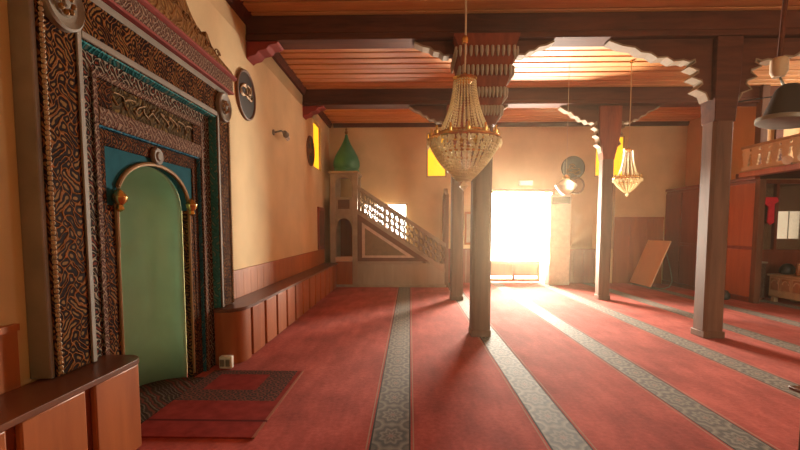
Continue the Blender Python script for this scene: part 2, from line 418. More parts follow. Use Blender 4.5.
# far wall: low panelling left and right of the door, a tall panel in the right corner
mb = MB()
for a0, a1 in ((0.95, 1.98), (3.75, 4.82)):
    for a, b in boards(a0, a1, 0.26): mb.box(a, b, YF - 0.02, YF, 0, 0.86)
    mb.box(a0, a1, YF - 0.032, YF, 0.86, 0.90)
struct('trim_5', mb, 'redwood')
mb = MB()
for a, b in boards(5.28, 6.54, 0.42): mb.box(a, b, YF - 0.022, YF, 0, 1.66)
mb.box(5.26, 6.54, YF - 0.036, YF, 1.66, 1.72)
struct('trim_6', mb, 'wainscot')
mb = MB(); mb.box(5.12, 5.27, YF - 0.05, YF, 0.9, 2.7)
struct('trim_7', mb, 'cream_trim', 0.01)

# door: a frame, a left leaf with a low wooden panel and glass above, a right leaf swung open outside
dr = thing('door_1', 'bright glazed entrance door in the far wall', 'door', (2.85, YF, 0))
for k in ('label', 'category'): del dr[k]
dr['kind'] = 'structure'
mb = MB(); mb.box(1.95, 2.05, YF - 0.05, YF + 0.2, 0, 2.44); mb.box(3.65, 3.73, YF - 0.05, YF + 0.2, 0, 2.44); mb.box(2.05, 3.65, YF - 0.05, YF + 0.2, 2.36, 2.44)
obj('door_frame', mb, 'orangewood', dr, 0.008)
mb = MB(); mb.box(2.06, 3.42, YF + 0.06, YF + 0.10, 0.18, 0.52); mb.box(2.06, 3.42, YF + 0.04, YF + 0.12, 0.50, 0.58)
mb.box(2.06, 3.42, YF + 0.04, YF + 0.12, 0.03, 0.10)
for x in (2.06, 2.70, 3.36): mb.box(x, x + 0.06, YF + 0.045, YF + 0.115, 0.03, 0.52)
obj('lower_panel', mb, 'orangewood', dr, 0.006)
mb = MB(); mb.box(2.07, 3.41, YF + 0.075, YF + 0.083, 0.58, 2.34)
obj('pane', mb, 'glass', dr)
# windows
def window(n, axis, t, a0, a1, z0, z1, mat, bars=2, depth=0.14, arch=False):
    w = bpy.data.objects.new('window_%d' % n, None); C.objects.link(w); w['kind'] = 'structure'
    w.location = (t, (a0 + a1) / 2, z0) if axis == 'X' else ((a0 + a1) / 2, t, z0)
    def B(mb, u0, u1, q0, q1, d0, d1):
        if axis == 'X': mb.box(t + min(d0, d1), t + max(d0, d1), u0, u1, q0, q1)
        else: mb.box(u0, u1, t + min(d0, d1), t + max(d0, d1), q0, q1)
    sg = depth
    mb = MB(); f = 0.04
    B(mb, a0, a0 + f, z0, z1, sg * 0.6, sg); B(mb, a1 - f, a1, z0, z1, sg * 0.6, sg)
    B(mb, a0 + f, a1 - f, z0, z0 + f, sg * 0.6, sg); B(mb, a0 + f, a1 - f, z1 - f, z1, sg * 0.6, sg)
    for i in range(1, bars): 
        c = a0 + (a1 - a0) * i / bars; B(mb, c - 0.012, c + 0.012, z0 + f, z1 - f, sg * 0.6, sg)
    obj('window_frame', mb, 'cream_trim', w)
    mb = MB(); B(mb, a0 + f, a1 - f, z0 + f, z1 - f, sg * 0.8, sg * 0.86)
    obj('pane', mb, mat, w)
    return w
window(1, 'X', XL, 9.45, 10.2, 2.76, 3.8, 'yellow', 1, -0.05)
window(2, 'Y', YF, 0.42, 0.95, 2.75, 3.9, 'yellow', 1, 0.06)
window(3, 'Y', YF, 4.74, 5.5, 2.75, 3.8, 'yellow', 1, 0.06)
window(4, 'Y', YF, -1.25, -0.07, 1.0, 2.09, 'glass', 2, 0.2)
window(5, 'Y', YB, 4.7, 6.3, 1.15, 2.85, 'glass', 3, -0.2)  # unseen opening added behind the camera for the fill light
window(6, 'X', XR, 6.9, 8.7, 2.95, 3.85, 'glass', 3, 0.2)  # unseen opening added above the gallery for the fill light

# faint haze volume added to give the bloom around the door
hm = bpy.data.materials.new('bloom_haze'); hm.use_nodes = True; hn = hm.node_tree
hn.nodes.remove(hn.nodes['Principled BSDF'])
vsn = hn.nodes.new('ShaderNodeVolumeScatter'); vsn.inputs['Color'].default_value = (1.0, 0.78, 0.52, 1); vsn.inputs['Density'].default_value = 0.0032; vsn.inputs['Anisotropy'].default_value = 0.86
hn.links.new(vsn.outputs[0], hn.nodes['Material Output'].inputs['Volume'])
M['haze'] = hm
hz = obj('haze', MB().box(XL - 0.6, XR + 0.5, YB - 0.5, YF + 0.3, -0.2, ZC + 0.2), 'haze', smooth=False)
hz['kind'] = 'stuff'; hz['label'] = 'faint warm haze added for the glow around the door'; hz['category'] = 'haze'

# ------------------------------------------------------------------ beams, columns
def beam(y, label):
    t = thing('ceiling_beam', label, 'beam', (3.4, y, 3.88))
    mb = MB(); mb.box(XL + 0.005, XR - 0.005, y - 0.14, y + 0.14, 3.90, ZC - 0.045)
    obj('beam_timber', mb, 'beam', t, 0.012)
    mb = MB(); mb.box(XL + 0.005, XR - 0.005, y - 0.16, y + 0.16, 3.82, 3.898)
    obj('soffit_board', mb, 'beam', t, 0.015)
    # corbel at the left wall, painted red, with a scrolled nose
    mb = MB()
    prof = [(XL, 3.818), (XL + 0.42, 3.818), (XL + 0.40, 3.79), (XL + 0.30, 3.77), (XL + 0.26, 3.72), (XL + 0.16, 3.70), (XL + 0.12, 3.65), (XL + 0.04, 3.63), (XL, 3.60)]
    mb.prism(prof, 'Y', y - 0.13, y + 0.13)
    obj('corbel', mb, 'redpaint', t, 0.01, label='red painted wall corbel')
    return t
YA, YBm = 5.75, 8.65
beam(YA, 'heavy dark timber beam nearest the viewer, above the red-topped column')
beam(YBm, 'heavy dark timber beam farther off, above the pulpit side of the hall')

EDGE = [(0.12, -1.05), (0.15, -0.92), (0.23, -0.86), (0.18, -0.78), (0.19, -0.70), (0.27, -0.65), (0.22, -0.59), (0.22, -0.52), (0.30, -0.47), (0.25, -0.41),
        (0.26, -0.34), (0.31, -0.37), (0.36, -0.34), (0.44, -0.36), (0.50, -0.29), (0.58, -0.30), (0.64, -0.22), (0.72, -0.20), (0.78, -0.12), (0.88, -0.09), (0.98, -0.02), (1.0, 0.0)]
def bracket_pair(t, x, y, ztop, sx, sz, start=0, edge=True):
    for s in (-1, 1):
        e = [(x + s * px * sx, ztop + pz * sz) for px, pz in EDGE[start:]]
        x_in = x + s * 0.05
        poly = [(x_in, e[0][1])] + e + [(x_in, ztop)]
        mb = MB(); mb.prism(poly, 'Y', y - 0.075, y + 0.075)
        b = obj('bracket', mb, 'beam', t)
        if edge:
            E = [Vector((p[0], p[1])) for p in e]; O = []
            for k in range(len(E)):
                d = (E[min(k + 1, len(E) - 1)] - E[max(k - 1, 0)]).normalized()
                O.append(E[k] + Vector((d.y, -d.x)) * s * 0.022)
            mb = MB()
            for k in range(len(E) - 1): mb.prism([E[k], E[k + 1], O[k + 1], O[k]], 'Y', y - 0.085, y + 0.085)
            obj('bracket_edging', mb, 'edging', b, label='pale scalloped edging')
def column(x, y, w, label, kind, lean=0.0):
    t = thing('wooden_column', label, 'column', (x, y, 0))
    h = w / 2; ch = w * 0.14
    sec = [(-h + ch, -h), (h - ch, -h), (h, -h + ch), (h, h - ch), (h - ch, h), (-h + ch, h), (-h, h - ch), (-h, -h + ch)]
    ztop = 3.815
    zs = 2.75 if kind == 'carved' else 2.98
    mb = MB()
    mb.prism([(x + a, y + b) for a, b in sec], 'Z', 0.09, zs)
    obj('shaft', mb, 'post', t)
    mb = MB(); k = h + 0.006; mb.box(x - k, x + k, y - k, y + k, 0.0, 0.09); 
    obj('plinth', mb, 'post', t, 0.01)
    if kind == 'carved':
        # flared capital in stepped tiers, each with a fringe of pendants
        tiers = [(2.75, 2.95, 0.145, 0.19), (2.95, 3.17, 0.20, 0.235), (3.17, 3.42, 0.245, 0.30), (3.42, 3.66, 0.31, 0.35), (3.66, 3.815, 0.355, 0.39)]
        mb = MB()
        for z0, z1, a, b in tiers:
            rings = []
            for z, r in ((z0, a), (z1 - 0.04, b), (z1 - 0.04, b + 0.012), (z1, b + 0.012)):
                rings.append([mb.bm.verts.new((x + sx_ * r, y + sy_ * min(r, 0.30), z)) for sx_, sy_ in ((-1, -1), (1, -1), (1, 1), (-1, 1))])
            for A, B in zip(rings, rings[1:]):
                for j in range(4): mb.bm.faces.new([A[j], A[(j + 1) % 4], B[(j + 1) % 4], B[j]])
            mb.bm.faces.new(rings[0]); mb.bm.faces.new(rings[-1])
        obj('capital', mb, 'capital', t)
        for z, r in ((2.95, 0.205), (3.16, 0.25), (3.41, 0.315), (3.64, 0.362)):
            mb = MB(); n = 11
            ry = min(r, 0.30) + 0.012
            for i in range(n):
                xx = x - r + 2 * r * (i + 0.5) / n
                mb.lathe([(0, -0.11), (0.014, -0.09), (0.022, -0.03), (0.018, 0.02), (0, 0.03)], (xx, y - ry, z), 8)
            for sx_ in (-1, 1):
                for i in range(8):
                    yy = y - ry + 2 * ry * (i + 0.5) / 8
                    mb.lathe([(0, -0.11), (0.014, -0.09), (0.022, -0.03), (0.018, 0.02), (0, 0.03)], (x + sx_ * (r + 0.012), yy, z), 8)
            obj('pendant_fringe', mb, 'minbar', t, label='row of pale carved drops')
        bracket_pair(t, x, y, ztop, 0.88, 0.55, 14, True)
    else:
        mb = MB()
        # trumpet-shaped capital
        fl = 1.0 if kind == 'flared' else 0.22
        prof = [(zz, h * (1 + (ff - 1) * fl)) for zz, ff in ((2.78, 1.0), (2.86, 1.08), (2.95, 1.22), (3.05, 1.42), (3.16, 1.65), (3.30, 1.85), (3.55, 1.95), (ztop, 2.0))]
        rings = []
        for z, r in prof:
            ry = min(r, h * 1.25)
            rings.append([mb.bm.verts.new((x + sx_ * r, y + sy_ * ry, z)) for sx_, sy_ in ((-1, -1), (1, -1), (1, 1), (-1, 1))])
        for A, B in zip(rings, rings[1:]):
            for j in range(4): mb.bm.faces.new([A[j], A[(j + 1) % 4], B[(j + 1) % 4], B[j]])
        mb.bm.faces.new(rings[0]); mb.bm.faces.new(rings[-1])
        obj('capital', mb, 'capital' if kind == 'flared' else 'beam', t, 0.01)
        bracket_pair(t, x, y, ztop, 0.95 if kind == 'flared' else 1.45, 0.85 if kind == 'flared' else 0.72, 0, True)
    return t
column(0.94, YA, 0.25, 'wooden column with wide red carved capital, behind the large chandelier', 'carved')
column(0.94, YBm, 0.24, 'slim wooden column at the foot of the pulpit stair', 'flared')
column(3.97, YA, 0.26, 'thick weathered wooden column standing nearest on the right', 'plain')
column(3.90, YBm + 0.1, 0.22, 'wooden column with flared red capital before the yellow window', 'flared')

# ------------------------------------------------------------------ prayer niche (mihrab)
YC = 3.51
mh = thing('prayer_niche', 'tall carved and painted prayer niche with green hollow in left wall', 'prayer niche', (XL, YC, 0))
def ring_U(u1, u0, z1, z0, xb, xf, zb=0.0):
    """upside-down U between outer half width u1 / top z1 and inner u0 / z0"""
    mb = MB()
    mb.box(xb, xf, YC - u1, YC - u0, zb, z1); mb.box(xb, xf, YC + u0, YC + u1, zb, z1); mb.box(xb, xf, YC - u0, YC + u0, z0, z1)
    return mb
X1, X2, X3 = -1.97, -2.045, -2.085
obj('stone_border', ring_U(1.235, 1.20, 2.90, 2.84, XL, X1 - 0.01, 0.606), 'marble', mh, 0.008, label='pale grey stone border')
for s in (-1, 1):
    mb = MB()
    for i in range(82): mb.ball((X1 + 0.008, YC + s * 1.185, 0.63 + i * 0.027), 0.0135, 6)
    obj('bead_moulding', mb, 'cream_trim', mh, label='pale twisted bead moulding')
obj('outer_frame', ring_U(1.20, 0.90, 2.84, 2.57, XL, X1, 0.606), 'carved', mh, 0.006, label='dark brown band of gilt scrollwork')
mb = ring_U(0.945, 0.905, 2.62, 2.575, X1 - 0.002, X1 + 0.012, 0.606)
obj('moulding', mb, 'marble', mh, 0.006)
def reveal(u, z, xb, xf, th=0.012, zl=0.0):
    mb = MB(); mb.box(xb, xf, YC - u, YC - u + th, zl, z); mb.box(xb, xf, YC + u - th, YC + u, zl, z); mb.box(xb, xf, YC - u + th, YC + u - th, z - th, z)
    return mb
obj('painted_reveal', reveal(0.90, 2.57, X2, X1 - 0.004, 0.012, 0.606), 'teal', mh, label='teal painted step')
obj('floral_frame', ring_U(0.888, 0.69, 2.558, 2.42, XL, X2), 'floral', mh, 0.004, label='black and white floral band')
mb = ring_U(0.735, 0.692, 2.462, 2.42, X2, X2 + 0.014); obj('moulding', mb, 'frieze', mh, 0.005)
mb = MB(); mb.box(XL, X2 - 0.004, YC - 0.69, YC + 0.69, 2.24, 2.42); 
ins = obj('inscription_panel', mb, 'olive', mh, 0.004, label='dark olive panel with faded gilt script')
for s in (-1, 1): obj('end_block', MB().box(X2 - 0.004, X2 + 0.01, YC + s * 0.62 - 0.07, YC + s * 0.62 + 0.07, 2.245, 2.415), 'carved_fine', mh, 0.004)
mb = MB(); mb.box(XL, X2 + 0.016, YC - 0.69, YC + 0.69, 2.12, 2.24); obj('ornate_bar', mb, 'frieze', mh, 0.01, label='rose and white ornate bar')
# faded script on the inscription panel
mb = MB(); random.seed(3)
for k in range(9):
    u = -0.48 + k * 0.118
    pts = [(X2 + 0.002, YC + u + 0.05 * math.cos(a) + 0.03 * math.sin(2 * a + k), 2.33 + 0.045 * math.sin(a + k * 0.9)) for a in [i * 0.5 for i in range(9)]]
    mb.tube(pts, 0.006, 5)
obj('script', mb, 'gold', ins)
obj('painted_reveal', reveal(0.69, 2.12, X3, X2 - 0.002), 'blue', mh, label='deep blue painted step')
obj('inner_frame', ring_U(0.678, 0.59, 2.108, 2.0, XL - 0.02, X3 + 0.01), 'carved_fine', mh, 0.004, label='inner brown carved band')
# arch plate with blue spandrels and narrow jambs
HW, ZS, ZA = 0.485, 1.60, 1.94
def arch_pt(a):   # a from 0 (right springing) to pi
    return (HW * math.cos(a), ZS + (ZA - ZS) * math.sin(a) ** 0.92)
mb = MB(); K = 24
top = []
for i in range(K + 1):
    u, z = arch_pt(PI * i / K)
    # matching point on the outer rectangle
    a = PI * i / K; q = max(abs(math.cos(a)), abs(math.sin(a))); ou = 0.592 * math.cos(a) / q; oz = ZS + (2.002 - ZS) * math.sin(a) / q
    top.append(((YC + u, z), (YC + ou, oz)))
for x in (X3 - 0.002,):
    V = [(mb.bm.verts.new((x, *a)), mb.bm.verts.new((x, *b))) for a, b in top]
    V2 = [(mb.bm.verts.new((x - 0.05, *a)), mb.bm.verts.new((x - 0.05, *b))) for a, b in top]
    for A, B, A2, B2 in zip(V, V[1:], V2, V2[1:]):
        mb.bm.faces.new([A[0], A[1], B[1], B[0]]); mb.bm.faces.new([A[0], B[0], B2[0], A2[0]]); mb.bm.faces.new([A[1], A2[1], B2[1], B[1]]); mb.bm.faces.new([A2[0], B2[0], B2[1], A2[1]])
obj('spandrel', mb, 'bluegreen', mh, label='blue painted arch spandrels')
for s in (-1, 1): obj('jamb', MB().box(X3 - 0.05, X3 + 0.004, YC + min(s * 0.487, s * 0.59), YC + max(s * 0.487, s * 0.59), 0.0, ZS), 'carved', mh, 0.004)
mb = MB()
pts = [(X3 + 0.01, YC + 0.50, 1.30)] + [(X3 + 0.01, YC + 1.035 * u, z + 0.012) for u, z in [arch_pt(PI * i / 28) for i in range(29)]] + [(X3 + 0.01, YC - 0.50, 1.30)]
mb.tube(pts, 0.017, 8)
obj('arch_moulding', mb, 'gold', mh)
for s in (-1, 1): obj('jamb_rod', MB().tube([(X3 + 0.008, YC + s * 0.50, 0.05), (X3 + 0.008, YC + s * 0.50, 1.30)], 0.014, 8), 'gold', mh)
for s in (-1, 1):
    mb = MB(); mb.lathe([(0, -0.07), (0.03, -0.05), (0.022, -0.02), (0.048, 0.01), (0.052, 0.04), (0.03, 0.075), (0.012, 0.09), (0, 0.10)], (X3 + 0.035, YC + s * 0.50, 1.62), 14)
    obj('gilt_knob', mb, 'brass', mh)
rx = Matrix.Rotation(math.radians(90), 3, 'Y')
mb = MB(); mb.lathe([(0.0, 0.03), (0.03, 0.028), (0.04, 0.018), (0.062, 0.02), (0.072, 0.008), (0.072, -0.01)], (X3 + 0.02, YC, 2.02), 20, rx)
obj('keystone_boss', mb, 'marble', mh)
for s in (-1, 1):
    mb = MB(); mb.lathe([(0.0, 0.05), (0.02, 0.048), (0.035, 0.03), (0.07, 0.032), (0.075, 0.02), (0.11, 0.022), (0.135, 0.04), (0.148, 0.03), (0.15, -0.01)], (X1 + 0.005, YC + s * 1.05, 2.70), 28, rx)
    b = obj('corner_boss', mb, 'marble', mh, label='round pale boss on frame corner')
    mb = MB()
    for k in range(8):
        a = 2 * PI * k / 8; mb.ball((X1 + 0.04, YC + s * 1.05 + 0.052 * math.cos(a), 2.70 + 0.052 * math.sin(a)), 0.018, 6)
    obj('rosette', mb, 'gold', b)
# green hollow
mb = MB(); R = []
nt_ = 26
def hollow(t, kx, z): return (XL - 0.045 - 0.36 * math.sin(t) * kx, YC - HW * math.cos(t) * kx, z)
rows = [(1.0, z) for z in (0.0, 0.4, 0.8, 1.2, ZS)]
for i in range(1, 9):
    f = (PI / 2) * i / 8
    k_ = math.cos(f); rows.append((max(k_, 0.02), ZS + (ZA - ZS) * math.sin(f)))
for kx, z in rows: R.append([mb.bm.verts.new(hollow(PI * i / nt_, kx, z)) for i in range(nt_ + 1)])
for A, B in zip(R, R[1:]):
    for i in range(nt_): mb.bm.faces.new([A[i], A[i + 1], B[i + 1], B[i]])
ho = obj('niche_hollow', mb, 'niche', mh, label='glossy pale green hollow')
sol = ho.modifiers.new('thick', 'SOLIDIFY'); sol.thickness = 0.02; sol.offset = 1
# dark end of the rug, carried into the hollow as a separate piece
mb = MB(); pl = [(-1.972, YC - 0.48), (-1.972, YC + 0.48)] + [hollow(PI - PI * i / 20, 0.97, 0)[:2] for i in range(21)]
mb.prism(pl, 'Z', 0.001, 0.012); obj('rug_end', mb, 'rugdark', mh, label='dark patterned end of the prayer rug on the niche floor')
# crown
obj('brow_line', MB().box(XL, X1 + 0.03, YC - 1.31, YC + 1.31, 2.902, 2.925), 'redpaint', mh, 0.006)
obj('crown_frieze', MB().box(XL, X1 + 0.02, YC - 1.30, YC + 1.30, 2.925, 3.06), 'frieze', mh, 0.006, label='pale carved frieze')
mb = MB(); mb.prism([(XL, 3.06), (X1 + 0.03, 3.06), (X1 + 0.05, 3.075), (X1 + 0.05, 3.095), (X1 + 0.02, 3.115), (XL, 3.115)], 'Y', YC - 1.34, YC + 1.34)
obj('crown_moulding', mb, 'redpaint', mh)
half = [(1.33, 3.115), (1.26, 3.14), (1.12, 3.155), (0.92, 3.185), (0.80, 3.23), (0.72, 3.30), (0.69, 3.31), (0.68, 3.25), (0.62, 3.25), (0.54, 3.275), (0.44, 3.32), (0.35, 3.39), (0.28, 3.46), (0.23, 3.55), (0.15, 3.62), (0.07, 3.66), (0.0, 3.68)]
poly = [(YC + u, z) for u, z in half] + [(YC - u, z) for u, z in half[::-1][1:]]
mb = MB(); mb.prism(poly, 'X', XL + 0.03, X1 + 0.02); obj('crest', mb, 'crest', mh, label='gilt brown crest with scrolled outline')
random.seed(11)
for s in (-1, 1):
    mb = MB()
    for k in range(5):
        u0 = 0.12 + k * 0.2
        pts = [(X1 + 0.022, YC + s * (u0 + 0.07 * math.cos(a) * (1 - a / 12)), 3.2 + 0.06 * max(0, 3 - k) * 0.6 + 0.04 * math.sin(a) * (1 - a / 12)) for a in [i * 0.6 for i in range(14)]]
        mb.tube(pts, 0.008, 6)
    obj('crest_scroll', mb, 'crest', mh)

# ------------------------------------------------------------------ benches along the left wall
XB = -1.76
def bench(y0, y1, label, round_y0, round_y1):
    t = thing('low_bench', label, 'bench', ((XL + XB) / 2, (y0 + y1) / 2, 0))
    def outline(x_f, e, r):
        back = XL + 0.036
        if round_y0: p = [(back, YC + 0.93), (-2.03, YC + 0.93), (-2.03, y0 - e)]
        else: p = [(back, y0), (x_f, y0)]
        if round_y0:
            r = r * 2.2
            for i in range(7):
                a = -PI / 2 + (PI / 2) * i / 6; p.append((x_f - r + r * math.cos(a), y0 - e + r + r * math.sin(a)))
        if round_y1:
            for i in range(7):
                a = (PI / 2) * i / 6; p.append((x_f - r + r * math.cos(a), y1 + e - r + r * math.sin(a)))
            # notched round the step of the prayer niche
            p += [(-2.03, y1 + e), (-2.03, YC - 0.905), (back, YC - 0.905)]
        else: p += [(x_f, y1), (back, y1)]
        return p
    mb = MB(); mb.prism(outline(XB - 0.035, -0.03, 0.08), 'Z', 0.0, 0.565); obj('bench_body', mb, 'redwood', t)
    mb = MB(); mb.prism(outline(XB + 0.015, 0.015, 0.12), 'Z', 0.566, 0.60); obj('bench_top', mb, 'bench_top', t, 0.008)
    a = y0 + (0.37 if round_y0 else 0.0)
    step = 0.46
    ys = []
    if round_y1:
        b = y1 - 0.05
        while b > y0: ys.append((max(y0, b - step + 0.07), b)); b -= step
    else:
        while a < y1 - 0.1: ys.append((a, min(y1, a + step - 0.07))); a += step
    for p, q in ys:
        mb = MB(); mb.box(XB - 0.036, XB, p, q, 0.012, 0.563); obj('front_panel', mb, 'bench', t, 0.01)
    mb = MB()
    if round_y0:
        r = 0.20; arc = [(XB - r + r * math.cos(-PI / 2 + PI / 2 * i / 10), y0 + r + r * math.sin(-PI / 2 + PI / 2 * i / 10)) for i in range(11)]
        mb.prism([(-2.028, y0)] + arc + [(XB, y0 + 0.30), (XB - 0.034, y0 + 0.30)] + [(px - 0.02 if i > 5 else px, py + 0.028) for i, (px, py) in reversed(list(enumerate(arc)))] + [(-2.028, y0 + 0.028)], 'Z', 0.012, 0.563)
        obj('end_panel', mb, 'bench', t)
    elif round_y1: mb.box(XL + 0.06, XB - 0.10, y1 - 0.032, y1 - 0.012, 0.02, 0.55); obj('end_panel', mb, 'bench', t, 0.006)
    return t
bench(YB + 0.05, 2.75, 'low wooden bench with dark rounded top in the near left corner', False, True)
bench(4.36, 10.30, 'long low wooden bench running along wall to the pulpit', True, False)

# rug before the niche
mb = MB(); mb.prism([(-1.75, 2.82), (-1.06, 2.82), (-1.06, 4.20), (-1.965, 4.20), (-1.965, 2.82)], 'Z', 0.001, 0.012)
tag(obj('prayer_rug', mb, 'rug', None, 0.004, origin=(-1.58, 3.56, 0.0)), 'small red rug with dark patterned surround before the green niche', 'rug')
# socket box
t = thing('power_strip', 'small white plug box on floor between niche and bench', 'plug box', (-1.885, 4.29, 0.0))
obj('plug_housing', MB().box(-1.95, -1.82, 4.26, 4.33, 0.002, 0.13), 'white', t, 0.012)
mb = MB(); mb.box(-1.935, -1.895, 4.245, 4.265, 0.03, 0.10); mb.box(-1.875, -1.835, 4.245, 4.265, 0.03, 0.10); obj('socket', mb, 'grey', t, 0.004)

# ------------------------------------------------------------------ pulpit (minbar)
mn = thing('pulpit', 'tall painted stair pulpit with pierced balustrade and green pointed cap', 'pulpit', (-0.5, 10.8, 0))
YM0, YM1 = 10.40, 11.20
TX0, TX1, SX1 = -1.93, -1.27, 0.86
def zt(x): return 2.47 + (1.07 - 2.47) * (x - TX1) / (SX1 - TX1)     # top of hand rail
def zb(x): return 1.78 + (0.36 - 1.78) * (x - TX1) / (SX1 - TX1)     # foot of the balustrade
obj('base_board', MB().box(TX1, SX1, YM0, YM1, 0.0, 0.58), 'minbar_base', mn)
mb = MB(); mb.box(TX0, SX1 + 0.02, YM0 - 0.02, YM1, 0.0, 0.06); mb.box(TX1, 0.30, YM0 - 0.025, YM0 + 0.02, 0.56, 0.63); obj('base_moulding', mb, 'minbar', mn, 0.006)
for y0, y1 in ((YM0, YM0 + 0.05), (YM1 - 0.05, YM1)):
    xe = TX1 + (1.78 - 0.63) / (1.78 - 0.36) * (SX1 - TX1)
    mb = MB(); mb.prism([(TX1, 0.63), (xe, 0.63), (TX1, 1.78)], 'Y', y0 + 0.01, y1 - 0.01); obj('side_panel', mb, 'minbar_dark', mn)
f0 = YM0 - 0.012
def tri_ring(s0, s1, y0, y1):
    cx, cz = TX1 + 0.42, 0.63 + 0.34
    P0 = [(TX1, 0.63), (xe, 0.63), (TX1, 1.78)]
    A = [(cx + (px - cx) * s0, cz + (pz - cz) * s0) for px, pz in P0]; B = [(cx + (px - cx) * s1, cz + (pz - cz) * s1) for px, pz in P0]
    mb = MB()
    for i in range(3):
        j = (i + 1) % 3; mb.prism([A[i], A[j], B[j], B[i]], 'Y', y0, y1)
    return mb
obj('side_moulding', tri_ring(1.0, 0.88, f0, YM0 + 0.012), 'minbar_dark', mn, label='outer dark triangle moulding')
obj('side_moulding', tri_ring(0.74, 0.58, f0 - 0.006, YM0 + 0.012), 'minbar_light', mn, label='pale triangle moulding')
obj('inner_triangle', (lambda: (lambda m: m.prism([(TX1 + 0.42 + (px - TX1 - 0.42) * 0.57, 0.97 + (pz - 0.97) * 0.57) for px, pz in [(TX1, 0.63), (xe, 0.63), (TX1, 1.78)]], 'Y', f0 + 0.004, YM0 + 0.011))(MB()))(), 'olivepaint', mn)
# balustrade: pierced lattice of rings between rails, front and back
def rail(yc, w, dz0, dz1, fn, mat, name):
    mb = MB(); mb.prism([(TX1, fn(TX1) + dz0), (SX1, fn(SX1) + dz0), (SX1, fn(SX1) + dz1), (TX1, fn(TX1) + dz1)], 'Y', yc - w / 2, yc + w / 2)
    return obj(name, mb, mat, mn, 0.006)
for yc in (YM0 + 0.03, YM1 - 0.03):
    rail(yc, 0.09, -0.10, 0.0, zt, 'minbar', 'hand_rail')
    rail(yc, 0.07, -0.02, 0.10, zb, 'minbar', 'bottom_rail')
    mb = MB(); nc = 17; Lx = SX1 - TX1 - 0.06
    for i in range(nc):
        for j in range(3):
            cx = TX1 + 0.03 + Lx * (i + 0.5) / nc; h = (zt(cx) - 0.10) - (zb(cx) + 0.10)
            cz = zb(cx) + 0.10 + h * (j + 0.5) / 3; rr = Lx / nc * 0.5; rz = h / 6
            slope = (zt(SX1) - zt(TX1)) / (SX1 - TX1)
            pts = [(cx + rr * math.cos(a), yc, cz + rz * math.sin(a) + slope * rr * math.cos(a)) for a in [2 * PI * q / 10 for q in range(10)]]
            mb.tube(pts, 0.017, 4, True)
    for i in range(nc + 1):
        x = TX1 + 0.03 + Lx * i / nc
        if i % 4 == 0: mb.box(x - 0.015, x + 0.015, yc - 0.015, yc + 0.015, zb(x) + 0.08, zt(x) - 0.08)
    obj('lattice', mb, 'minbar', mn, label='pierced lattice of rings')
mb = MB(); ns = 9
for i in range(ns):
    x1 = SX1 - (SX1 - TX1) * i / ns; x0 = SX1 - (SX1 - TX1) * (i + 1) / ns
    mb.box(x0, x1, YM0 + 0.05, YM1 - 0.05, 0.58 if i > 1 else 0.0, 0.2 * (i + 1) if i > 1 else 0.2 * (i + 1))
obj('stair_steps', mb, 'minbar_dark', mn)
# tower
for x in (TX0, TX1 - 0.13):
    for y in (YM0 - 0.012, YM1 - 0.12):
        obj('tower_post', MB().box(x, x + 0.13, y, y + 0.13, 0.0, 2.74), 'minbar', mn, 0.01)
mb = MB(); mb.box(TX0 + 0.13, TX1 - 0.13, YM0 + 0.02, YM0 + 0.06, 1.84, 2.18); mb.box(TX0 + 0.03, TX0 + 0.07, YM0 + 0.12, YM1 - 0.12, 1.84, 2.18)
pp_ = obj('parapet_panel', mb, 'minbar', mn, 0.006)
obj('parapet_inset', MB().box(TX0 + 0.19, TX1 - 0.19, YM0 + 0.008, YM0 + 0.022, 1.90, 2.12), 'frieze', pp_)
obj('platform', MB().box(TX0 + 0.02, TX1 - 0.02, YM0 + 0.0, YM1 - 0.02, 1.74, 1.84), 'minbar', mn, 0.006)
mb = MB(); mb.box(TX0 - 0.03, TX1 + 0.03, YM0 - 0.05, YM1 + 0.02, 2.74, 2.80); mb.box(TX0, TX1, YM0 - 0.02, YM1, 2.70, 2.74); obj('tower_roof', mb, 'minbar', mn, 0.01)
# arched heads of the tower openings (upper, lower)
def arch_head(x0, x1, z0, z1, y0, y1):
    """plate between an arch springing at z0 and a flat top z1"""
    c = (x0 + x1) / 2; r = (x1 - x0) / 2; hgt = (z1 - z0) * 0.85; n = 14
    mb = MB()
    P = [(c + r * math.cos(PI * i / n), z0 + hgt * math.sin(PI * i / n) ** 0.8) for i in range(n + 1)]
    for a, b in zip(P, P[1:]): mb.prism([a, b, (b[0], z1), (a[0], z1)], 'Y', y0, y1)
    return mb
obj('upper_arch', arch_head(TX0 + 0.13, TX1 - 0.13, 2.42, 2.70, YM0 + 0.02, YM0 + 0.06), 'minbar', mn)
mb = arch_head(TX0 + 0.13, TX1 - 0.13, 1.30, 1.74, YM0 + 0.02, YM0 + 0.06); obj('lower_arch', mb, 'minbar', mn)
mb = MB(); mb.box(TX0 + 0.13, TX1 - 0.13, YM0 + 0.01, YM0 + 0.05, 0.06, 0.62); obj('tower_base_panel', mb, 'wainscot', mn, 0.006)
obj('tower_sill', MB().box(TX0 + 0.12, TX1 - 0.12, YM0 - 0.02, YM0 + 0.08, 0.62, 0.74), 'minbar_light', mn, 0.008)
obj('tower_back', MB().box(TX0 + 0.13, TX1 - 0.13, YM1 - 0.08, YM1 - 0.04, 0.06, 1.74), 'wainscot', mn)
mb = MB(); cxm = (TX0 + TX1) / 2; cym = (YM0 + YM1) / 2
mb.lathe([(0.36, 2.80), (0.37, 2.86), (0.35, 2.89), (0.385, 2.98), (0.375, 3.08), (0.33, 3.20), (0.24, 3.34), (0.16, 3.46), (0.10, 3.56), (0.055, 3.66), (0.035, 3.74), (0.0, 3.75)], (cxm + 0.02, cym, 0), 20, sx=0.86)
cap = obj('pointed_cap', mb, 'greendome', mn, label='green pointed cap')
